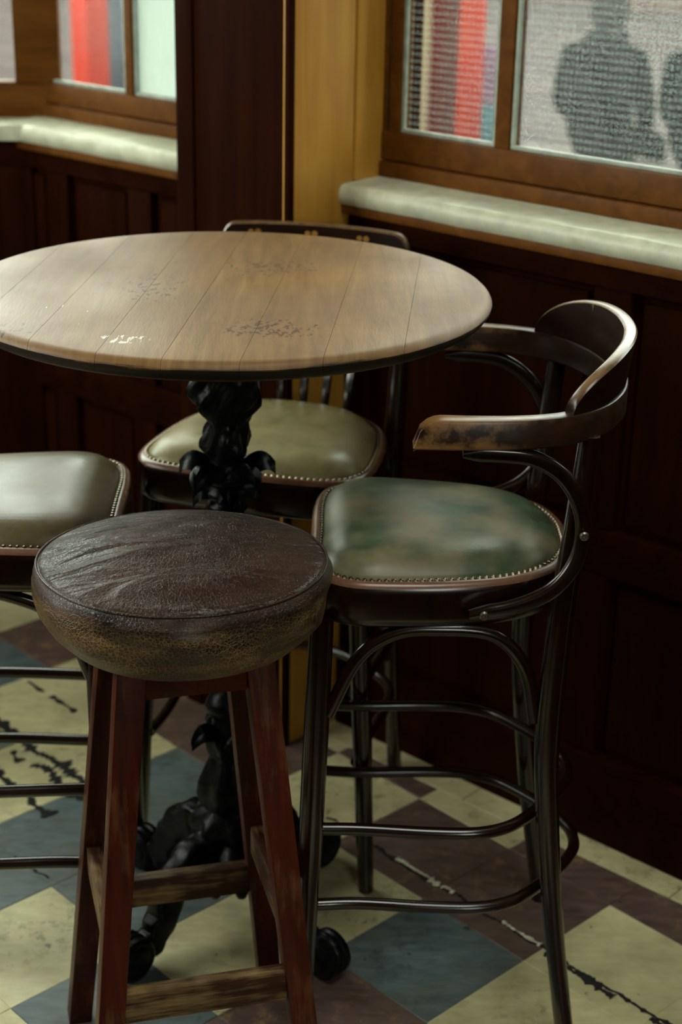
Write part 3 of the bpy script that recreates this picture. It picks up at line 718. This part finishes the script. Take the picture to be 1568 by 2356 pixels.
def armchair(loc, rz, label, leather):
    root = tag(empty('bar_armchair', loc, rz), label, 'chair')
    front = ((.160, .176, .682), (.182, .204, .0)); back = [(-.170, .172, .942), (-.160, .174, .80), (-.152, .174, .70), (-.146, .176, .54), (-.150, .178, .43), (-.173, .180, .22), (-.206, .184, .0)]
    chair_base(root, leather, front, back)
    for z, bl in ((.362, -.203), (.240, -.222)): hoop(root, z, front, back, bl)
    for s in (1, -1):
        arch(root, [Vector((x, y * s, z)) for x, y, z in ((.150, .182, .545), (.112, .180, .628), (.066, .178, .664), (.010, .176, .671), (-.066, .170, .661), (-.110, .168, .612), (-.128, .170, .535))])
    arch(root, [Vector((x, y, z)) for x, y, z in ((.166, .158, .545), (.160, .118, .640), (.158, .06, .666), (.158, 0, .670), (.158, -.06, .666), (.160, -.118, .640), (.166, -.158, .545))])
    # arm band, one bent piece from tip to tip
    hp = [(.052, .216), (-.02, .217), (-.085, .210), (-.140, .190), (-.182, .152), (-.210, .100), (-.224, .048), (-.228, 0)]
    path = spline([Vector((x, y, .9570)) for x, y in hp] + [Vector((x, -y, .9570)) for x, y in hp[-2::-1]], 9); n = len(path)
    L = [0]
    for a, b in zip(path, path[1:]): L.append(L[-1] + (b - a).length)
    bm = bmesh.new(); rings = []
    for i, p in enumerate(path):
        t = (path[min(i + 1, n - 1)] - path[max(i - 1, 0)]).normalized(); s = t.cross(Vector((0, 0, 1)))
        e = min(L[i], L[-1] - L[i]); tipk = min(1, e / .034); rise = math.sqrt(max(0, 1 - (1 - tipk) ** 2))
        top = -.016 + .0355 * rise; bot = -.0185; wv = .0115 + .0035 * max(0, 1 - e / .16)
        sec = [(-wv, bot + .002), (-wv + .002, bot), (wv - .002, bot), (wv, bot + .002), (wv, top - .004), (wv - .0012, top - .0012), (wv - .004, top), (-wv + .004, top), (-wv + .0012, top - .0012), (-wv, top - .004)]
        rings.append([bm.verts.new(p + s * a + Vector((0, 0, b))) for a, b in sec])
    for A, B in zip(rings, rings[1:]):
        for k in range(10): bm.faces.new((A[k], A[(k + 1) % 10], B[(k + 1) % 10], B[k]))
    bm.faces.new(rings[0][::-1]); bm.faces.new(rings[-1])
    obj('arm_rail', bm, 'armwood', root, angle=35)
    # crest board standing on the band
    i0 = next(i for i, p in enumerate(path) if p.x < -.135); seg = path[i0:n - i0]; m = len(seg); bm = bmesh.new(); rings = []
    tot = [0]
    for a, b in zip(seg, seg[1:]): tot.append(tot[-1] + (b - a).length)
    fine_ = []
    for k in range(49):
        q = -math.cos(math.pi * k / 48) * .5 + .5; d = q * tot[-1]
        j = max(0, min(m - 2, next((i for i in range(m - 1) if tot[i + 1] >= d), m - 2))); t = (d - tot[j]) / (tot[j + 1] - tot[j])
        fine_.append((seg[j].lerp(seg[j + 1], t), (seg[j + 1] - seg[j]).normalized(), 2 * q - 1))
    for (p, t, q) in fine_:
        s = t.cross(Vector((0, 0, 1))); h = .004 + .064 * max(0, 1 - abs(q) ** 3.2) ** .55; lean = .13
        sec = [(-.0085, 0), (.0085, 0), (.0085 + h * 0, h - .003), (.006, h - .0006), (.003, h), (-.003, h), (-.006, h - .0006), (-.0085, h - .003)]
        rings.append([bm.verts.new(p + s * (a + (-1) * 0) + s * (b * lean) * (1 if s.dot(p) > 0 else -1) + Vector((0, 0, .0195 + b))) for a, b in sec])
    for A, B in zip(rings, rings[1:]):
        for k in range(8): bm.faces.new((A[k], A[(k + 1) % 8], B[(k + 1) % 8], B[k]))
    bm.faces.new(rings[0][::-1]); bm.faces.new(rings[-1])
    obj('crest', bm, 'crestwood', root, angle=35)
    for s in (1, -1):                                # C shaped arm supports
        pts = [Vector((x, y * s, z)) for x, y, z in ((-.010, .214, .9295), (-.055, .213, .9295), (-.098, .209, .923), (-.136, .202, .898), (-.160, .198, .860), (-.168, .196, .818), (-.160, .196, .775), (-.132, .197, .738), (-.085, .198, .715), (-.030, .197, .703))]
        path2 = spline(pts, 6); bm = bmesh.new(); nn = len(path2)
        sweep(bm, path2, rrect(.0075, .0105, .006), up=(0, s, 0) if False else None, scale=[(1, min(1, .45 + i / 5, .45 + (nn - 1 - i) / 5)) for i in range(nn)])
        sp = obj('arm_support', bm, 'bentwood', root)
        bolt(sp, (-.168, .2065 * s, .820), (0, s, 0)); bolt(sp, (-.048, .2075 * s, .707), (0, s, 0))
    return root

def side_chair(loc, rz, label, leather, fx=0.0):
    root = tag(empty('bar_chair', loc, rz), label, 'chair')
    front = ((.120 + fx, .168, .682), (.130 + fx, .202, .0)); back = [(-.236, .155, .985), (-.212, .158, .88), (-.196, .158, .76), (-.186, .156, .66), (-.190, .156, .50), (-.215, .158, .28), (-.275, .160, .0)]
    chair_base(root, leather, front, back)
    for z, bl in ((.362, -.235), (.240, -.260)): hoop(root, z, front, back, bl, .0092)
    for s in (1, -1):
        arch(root, [Vector((x, y * s, z)) for x, y, z in ((.112 + fx, .175, .545), (.080 + fx, .174, .628), (.040, .172, .664), (-.020, .170, .671), (-.100, .160, .661), (-.150, .158, .612), (-.178, .158, .535))])
    # curved crest board
    path = spline([Vector((-.228, .166, .985)), Vector((-.247, .10, .987)), Vector((-.256, 0, .988)), Vector((-.247, -.10, .987)), Vector((-.228, -.166, .985))], 10); n = len(path)
    bm = bmesh.new(); rings = []
    for i, p in enumerate(path):
        t = (path[min(i + 1, n - 1)] - path[max(i - 1, 0)]).normalized(); s = t.cross(Vector((0, 0, 1)))
        q = abs(2 * i / (n - 1) - 1); hh = .047 * math.sqrt(max(.02, 1 - max(0, (q - .80) / .2) ** 2))
        sec = [(-.0085, -.03), (.0085, -.03), (.0085, hh - .003), (.005, hh), (-.005, hh), (-.0085, hh - .003)]
        rings.append([bm.verts.new(p + s * a + Vector((0, 0, b))) for a, b in sec])
    for A, B in zip(rings, rings[1:]):
        for k in range(6): bm.faces.new((A[k], A[(k + 1) % 6], B[(k + 1) % 6], B[k]))
    bm.faces.new(rings[0][::-1]); bm.faces.new(rings[-1])
    cr = obj('crest', bm, 'crestwood', root, angle=35)
    for y in (-.105, -.01, .085):                    # gilt marks painted on its face
        i = min(range(n), key=lambda k: abs(path[k].y - y)); p = path[i]; t = (path[i + 1] - path[i - 1]).normalized(); s = t.cross(Vector((0, 0, 1)))
        s = s if s.x > 0 else -s
        bm = bmesh.new(); c = p + s * .0087 + Vector((0, 0, .031))
        for ox, w_, h_ in ((-.006, .0055, .0048), (.006, .0050, .0042)):
            lo = [bm.verts.new(c + t * (ox + w_ * math.cos(R(36 * k))) + Vector((0, 0, h_ * math.sin(R(36 * k))))) for k in range(10)]
            hi = [bm.verts.new(v.co + s * .0008) for v in lo]
            bm.faces.new(hi)
            for k in range(10): bm.faces.new((lo[k], lo[(k + 1) % 10], hi[(k + 1) % 10], hi[k]))
        obj('gilt_mark', bm, 'gilt', cr, smooth=False)
    for y in (-.09, -.045, 0, .045, .09):
        xb = -.170 + .35 * abs(y) ** 1.5
        pth = spline([Vector((xb, y * .85, .732)), Vector((xb - .018, y * .93, .82)), Vector((-.252 + .3 * abs(y) ** 1.5, y, .965))], 5)
        obj('spindle', tube(pth, .0065, 8, radii=[.8, 1, 1.15, 1.2, 1.15, 1.1, 1, .95, .9, .85, .8]), 'bentwood', root)
    return root
armchair((.138, 2.078, 0), R(180), 'dark bentwood bar armchair with green leather seat at the right of the table', 'green_leather')
side_chair((-.11, 2.45, 0), R(-104), 'bentwood bar chair with pale olive leather seat behind the table', 'olive_leather')
side_chair((-.490, 2.160, 0), R(2), 'bentwood bar chair with brown olive seat at the left edge of the photo', 'tan_leather', .030)

# ================================================================== STOOL
stool = tag(empty('bar_stool', (-.196, 1.840, 0), R(15)), 'round bar stool with cracked brown leather seat and red wooden legs', 'stool')
stool.scale = (1, 1, 1.009)
def wob(r, z, a):
    w_ = 1 + .006 * math.sin(3 * a + 1) + .004 * math.sin(5 * a)
    sag = .004 * math.sin(7 * a + z * 60) * max(0, min(1, (z - .69) / .03)) * max(0, min(1, (.78 - z) / .03))
    return r * w_ + sag, z
side_prof = [(.120, .680), (.138, .682), (.152, .690), (.166, .703), (.177, .720), (.1845, .738), (.1875, .755), (.1865, .770), (.1825, .779), (.179, .783)]
fine = []
for p, q in zip(side_prof, side_prof[1:]):
    for k in range(3): t = k / 3; fine.append((p[0] + (q[0] - p[0]) * t, p[1] + (q[1] - p[1]) * t))
fine.append(side_prof[-1])
bm = lathe(fine, 120, wob)
for v in bm.verts: v.co.z -= .68
cs = obj('seat_side', bm, 'stool_side', stool, angle=80); cs.location = (0, 0, .68)
top_prof = [(.1785, .7815), (.176, .7850), (.170, .7875), (.160, .7900), (.145, .7930), (.120, .8005), (.09, .8055), (.06, .8090), (.03, .8105), (.006, .8110)]
def topw(r, z, a):
    x, y = r * math.cos(a), r * math.sin(a); k = max(0, 1 - (r / .17) ** 2)
    return (r * (1 + .006 * math.sin(3 * a + 1) + .004 * math.sin(5 * a)), z + k * (.0045 * noise.noise((x * 9 + 3, y * 22, .5)) + .0035 * noise.noise((x * 16, y * 40, 2.5))))
fine = []
for p, q in zip(top_prof, top_prof[1:]):
    k = max(2, int(math.hypot(q[0] - p[0], q[1] - p[1]) / .004))
    for m in range(k): t = m / k; fine.append((p[0] + (q[0] - p[0]) * t, p[1] + (q[1] - p[1]) * t))
fine.append(top_prof[-1])
obj('seat_top', lathe(fine, 140, topw), 'stool_top', stool, angle=80)
seam_path = [Vector((.1805 * math.cos(a) * (1 + .006 * math.sin(3 * a + 1) + .004 * math.sin(5 * a)), .1805 * math.sin(a) * (1 + .006 * math.sin(3 * a + 1) + .004 * math.sin(5 * a)), .7828)) for a in [2 * math.pi * k / 120 for k in range(120)]]
obj('piping', tube(seam_path, .0018, 8, closed=True), 'stool_side', stool)
TILT = Matrix.Rotation(R(-2.2), 4, Vector((math.cos(R(-15)), math.sin(R(-15)), 0)))      # the cushion has settled towards the back
for o in list(stool.children):
    piv = Matrix.Translation((0, 0, .74)); o.matrix_basis = piv @ TILT @ piv.inverted() @ o.matrix_basis
def sl(z): return .078 + (.690 - z) * (.044 / .455)
for sx, sy in ((-1, -1), (1, -1), (1, 1), (-1, 1)):
    a = Vector((sx * sl(.69), sy * sl(.69), .692)); b = Vector((sx * sl(0), sy * sl(0), 0))
    obj('leg', bar(bmesh.new(), b, a, .033, .033, .037, .037, side=(1, 0, 0)), 'stoolwood', stool)
for k in range(4):
    d = Vector(((0, -1), (1, 0), (0, 1), (-1, 0))[k] + (0,)); s = Vector((-d.y, d.x, 0))
    z = .664; q = sl(z); e = q - .017
    obj('apron', bar(bmesh.new(), d * (q + .002) - s * e + Vector((0, 0, z)), d * (q + .002) + s * e + Vector((0, 0, z)), .020, .044, side=d), 'stoolwood', stool)
    z = (.222, .30, .222, .30)[k]; q = sl(z); e = q - .0155
    obj('stretcher', bar(bmesh.new(), d * q - s * e + Vector((0, 0, z)), d * q + s * e + Vector((0, 0, z)), .021, .045, side=d), 'stoolrail' if k % 2 == 0 else 'stoolrail_across', stool)

# ================================================================== THE STREET OUTSIDE
GZ = -.13
bm = bmesh.new(); box(bm, W(-3, -16, GZ - .05), (30, 15.6, .05), (wd, nd, Vector((0, 0, 1))))
tag(obj('pavement', bm, 'paving', smooth=False), 'pale pinkish paving outside the windows', None, None, 'structure')
def post(name, u, v, w_, d_, h, label, front, side_m, cat, par=None):
    root = tag(empty(name, W(u, v, GZ)), label, cat); inv = Matrix.Translation(-W(u, v, GZ))
    for nm, a in (('shaft', (u - w_ / 2, u + w_ / 2, v - d_ / 2, v + d_ / 2, GZ, GZ + h)), ('base_block', (u - w_ / 2 - .03, u + w_ / 2 + .03, v - d_ / 2 - .03, v + d_ / 2 + .03, GZ, GZ + .16)), ('cap', (u - w_ / 2 - .03, u + w_ / 2 + .03, v - d_ / 2 - .03, v + d_ / 2 + .03, GZ + h, GZ + h + .08))):
        o = obj(nm, wbox(*a, .01), front, root); o.matrix_parent_inverse = inv
        if side_m and nm == 'shaft':
            o.data.materials.append(MAT[side_m])
            for p in o.data.polygons:
                if p.normal.dot(nd) > .7: p.material_index = 1
    return root

post('red_post', -3.175, -4.10, .17, .20, 2.6, 'red painted square post seen through the right window', 'red', 'red_shaded', 'post')
post('red_post', -5.81, -4.10, .14, .16, 2.6, 'red painted square post seen through the left window', 'red', None, 'post')
post('cream_pillar', -3.83, -4.65, .20, .2, 2.7, 'cream rendered pillar left of the red post outside', 'creamwall', None, 'pillar')
def board(u, v, label):
    root = tag(empty('display_board', W(u, v, GZ)), label, 'board'); inv = Matrix.Translation(-W(u, v, GZ))
    for nm, a, m in (('upper_panel', (u - .12, u + .12, v - .012, v + .012, .42, .72), 'pink'), ('lower_panel', (u - .12, u + .12, v - .012, v + .012, .10, .42), 'cyan'),
                     ('leg', (u - .11, u - .08, v - .012, v + .012, GZ, .10), 'benchwood'), ('leg', (u + .08, u + .11, v - .012, v + .012, GZ, .10), 'benchwood')):
        o = obj(nm, wbox(*a, .004), m, root); o.matrix_parent_inverse = inv
board(-3.60, -5.0, 'pink and pale cyan display board standing by the red post')
def screen(u, v, w_, h, label, m):
    root = tag(empty('street_hoarding', W(u, v, GZ)), label, 'hoarding'); inv = Matrix.Translation(-W(u, v, GZ))
    n_ = int(w_ / .22)
    for k in range(n_):
        o = obj('board', wbox(u - w_ / 2 + k * .22, u - w_ / 2 + k * .22 + .212, v - .02, v + .02, GZ + .05, GZ + h, .006), m, root); o.matrix_parent_inverse = inv
    for uu in (u - w_ / 2, u + w_ / 2 - .06):
        o = obj('support', wbox(uu, uu + .06, v - .07, v - .021, GZ, GZ + h, .006), 'benchwood', root); o.matrix_parent_inverse = inv
screen(-6.7, -5.6, 1.5, 1.15, 'blue grey hoarding outside the left window', 'bluegrey')

# bench with two seated people, their backs to the window
bu, bv = -2.38, -4.45
bench = tag(empty('street_bench', W(bu, bv, GZ)), 'weathered slatted bench outside under the two seated people', 'bench'); inv = Matrix.Translation(-W(bu, bv, GZ))
def bp(nm, *a):
    o = obj(nm, wbox(*a, .005), 'benchwood', bench); o.matrix_parent_inverse = inv
for k in range(4): bp('slat', bu - .75, bu + .75, bv + .10 - k * .10, bv + .185 - k * .10, GZ + .42, GZ + .45)
for uu in (-.68, .62):
    for vv in (-.18, .13): bp('leg', bu + uu, bu + uu + .06, bv + vv, bv + vv + .05, GZ, GZ + .42)
    bp('rail', bu + uu + .01, bu + uu + .05, bv - .13, bv + .13, GZ + .36, GZ + .41)
def person(u, v, label, jacket, hair, turn=0.0):
    root_m = Matrix.Translation(W(u, v, 0)) @ Matrix(((wd.x, -nd.x, 0, 0), (wd.y, -nd.y, 0, 0), (0, 0, 1, 0), (0, 0, 0, 1))) @ Matrix.Rotation(turn, 4, 'Z')
    B = GZ + .45
    V = [((0, 0, B + .10), (.155, .115)), ((0, -.01, B + .27), (.140, .105)), ((0, .0, B + .44), (.165, .115)), ((0, .01, B + .56), (.060, .058)), ((0, .03, B + .62), (.050, .052)),
         ((0, .045, B + .72), (.074, .092)), ((0, .04, B + .80), (.062, .078))]
    E_ = [(0, 1), (1, 2), (2, 3), (3, 4), (4, 5), (5, 6)]
    for s in (1, -1):
        k = len(V)
        V += [((.17 * s, .0, B + .475), (.062, .060)), ((.215 * s, .02, B + .25), (.050, .050)), ((.155 * s, .17, B + .14), (.042, .042)), ((.09 * s, .20, B + .12), (.040, .040))]
        E_ += [(2, k), (k, k + 1), (k + 1, k + 2), (k + 2, k + 3)]
        k = len(V)
        V += [((.09 * s, .05, B + .075), (.088, .080)), ((.11 * s, .42, B + .06), (.062, .062)), ((.11 * s, .44, GZ + .22), (.050, .052)), ((.11 * s, .43, GZ + .075), (.040, .042)), ((.11 * s, .55, GZ + .045), (.040, .036))]
        E_ += [(0, k), (k, k + 1), (k + 1, k + 2), (k + 2, k + 3), (k + 3, k + 4)]
    me = bpy.data.meshes.new('person'); me.from_pydata([p for p, _ in V], E_, [])
    o = bpy.data.objects.new('person_cage', me); COL.objects.link(o)
    sk = o.modifiers.new('skin', 'SKIN'); sk.use_smooth_shade = True
    for sv, (_, r) in zip(me.skin_vertices[0].data, V): sv.radius = r
    me.skin_vertices[0].data[0].use_root = True
    sb = o.modifiers.new('sub', 'SUBSURF'); sb.levels = 2; sb.render_levels = 2
    dg = bpy.context.evaluated_depsgraph_get(); em = bpy.data.meshes.new_from_object(o.evaluated_get(dg))
    bpy.data.objects.remove(o)
    p = bpy.data.objects.new('person', em); COL.objects.link(p); p.matrix_world = root_m
    em.materials.clear()
    for m in ('skin', jacket, 'trousers'): em.materials.append(MAT[m])
    for f in em.polygons:
        c = f.center; f.use_smooth = True
        f.material_index = 0 if c.z > B + .585 else (2 if (c.z < B + .10 and c.y > .0) or c.z < B + .02 else 1)
    tag(p, label, 'person')
    prof_ = [(.070, -.170), (.090, -.13), (.112, -.09), (.118, -.04), (.116, .02), (.100, .07), (.065, .102), (.02, .115)]
    bm = lathe(prof_, 24, lambda r, z, a: (r * (1 - .22 * max(0, math.sin(a)) * (1 if z < 0 else .3)), z))
    for v_ in bm.verts: v_.co = Vector((v_.co.x * .80, v_.co.y * .98, v_.co.z)) + Vector((0, .035, B + .745))
    obj('hair', bm, hair, p)
    # collar of the jacket
    obj('collar', tube([Vector((.078 * math.cos(a), .015 + .074 * math.sin(a), B + .565 + .01 * math.sin(a))) for a in [2 * math.pi * k / 20 for k in range(20)]], .022, 8, closed=True), jacket, p)
    # two ears, eyes, nose and mouth on the far side of the head
    for s in (1, -1):
        bm = lathe([(.004, -.03), (.012, -.02), (.015, 0), (.012, .022), (.004, .03)], 8)
        for v_ in bm.verts: v_.co = Vector((v_.co.x * .5 + .092 * s, v_.co.y + .045, v_.co.z + B + .715))
        obj('ear', bm, 'skin', p)
        bm = lathe([(.003, -.009), (.010, 0), (.003, .009)], 8)
        for v_ in bm.verts: v_.co += Vector((.032 * s, .128, B + .725))
        obj('eye', bm, 'hair', p)
    bm = lathe([(.013, -.02), (.011, 0), (.005, .025)], 8)
    for v_ in bm.verts: v_.co += Vector((0, .140, B + .70))
    obj('nose', bm, 'skin', p)
    return p
person(-2.60, -4.45, 'seated person in a black jacket with dark hair, on the street bench', 'jacket', 'hair', R(8))
person(-2.09, -4.47, 'seated person in a dark green jacket with fair hair, on the street bench', 'jacket2', 'fairhair', R(-12))

# terrace of houses across the street
hs = tag(empty('terrace_building', W(-4, -17, GZ)), 'dusty pink brick building far across the street', 'building'); inv = Matrix.Translation(-W(-4, -17, GZ))
def hp_(nm, m, *a, par=None):
    o = obj(nm, wbox(*a, .0), m, par or hs, smooth=False)
    if par is None: o.matrix_parent_inverse = inv
    return o
hp_('wall', 'brickwall', -22, 12, -18, -17, GZ, 5.0)
for k in range(11):
    u_ = -21 + k * 3.0
    for z_ in (.5, 3.0):
        w_ = hp_('window', 'benchwood', u_, u_ + 1.2, -17.02, -16.97, z_, z_ + 1.5)
hp_('roof', 'bluegrey', -22.2, 12.2, -18.2, -16.8, 5.0, 5.25)
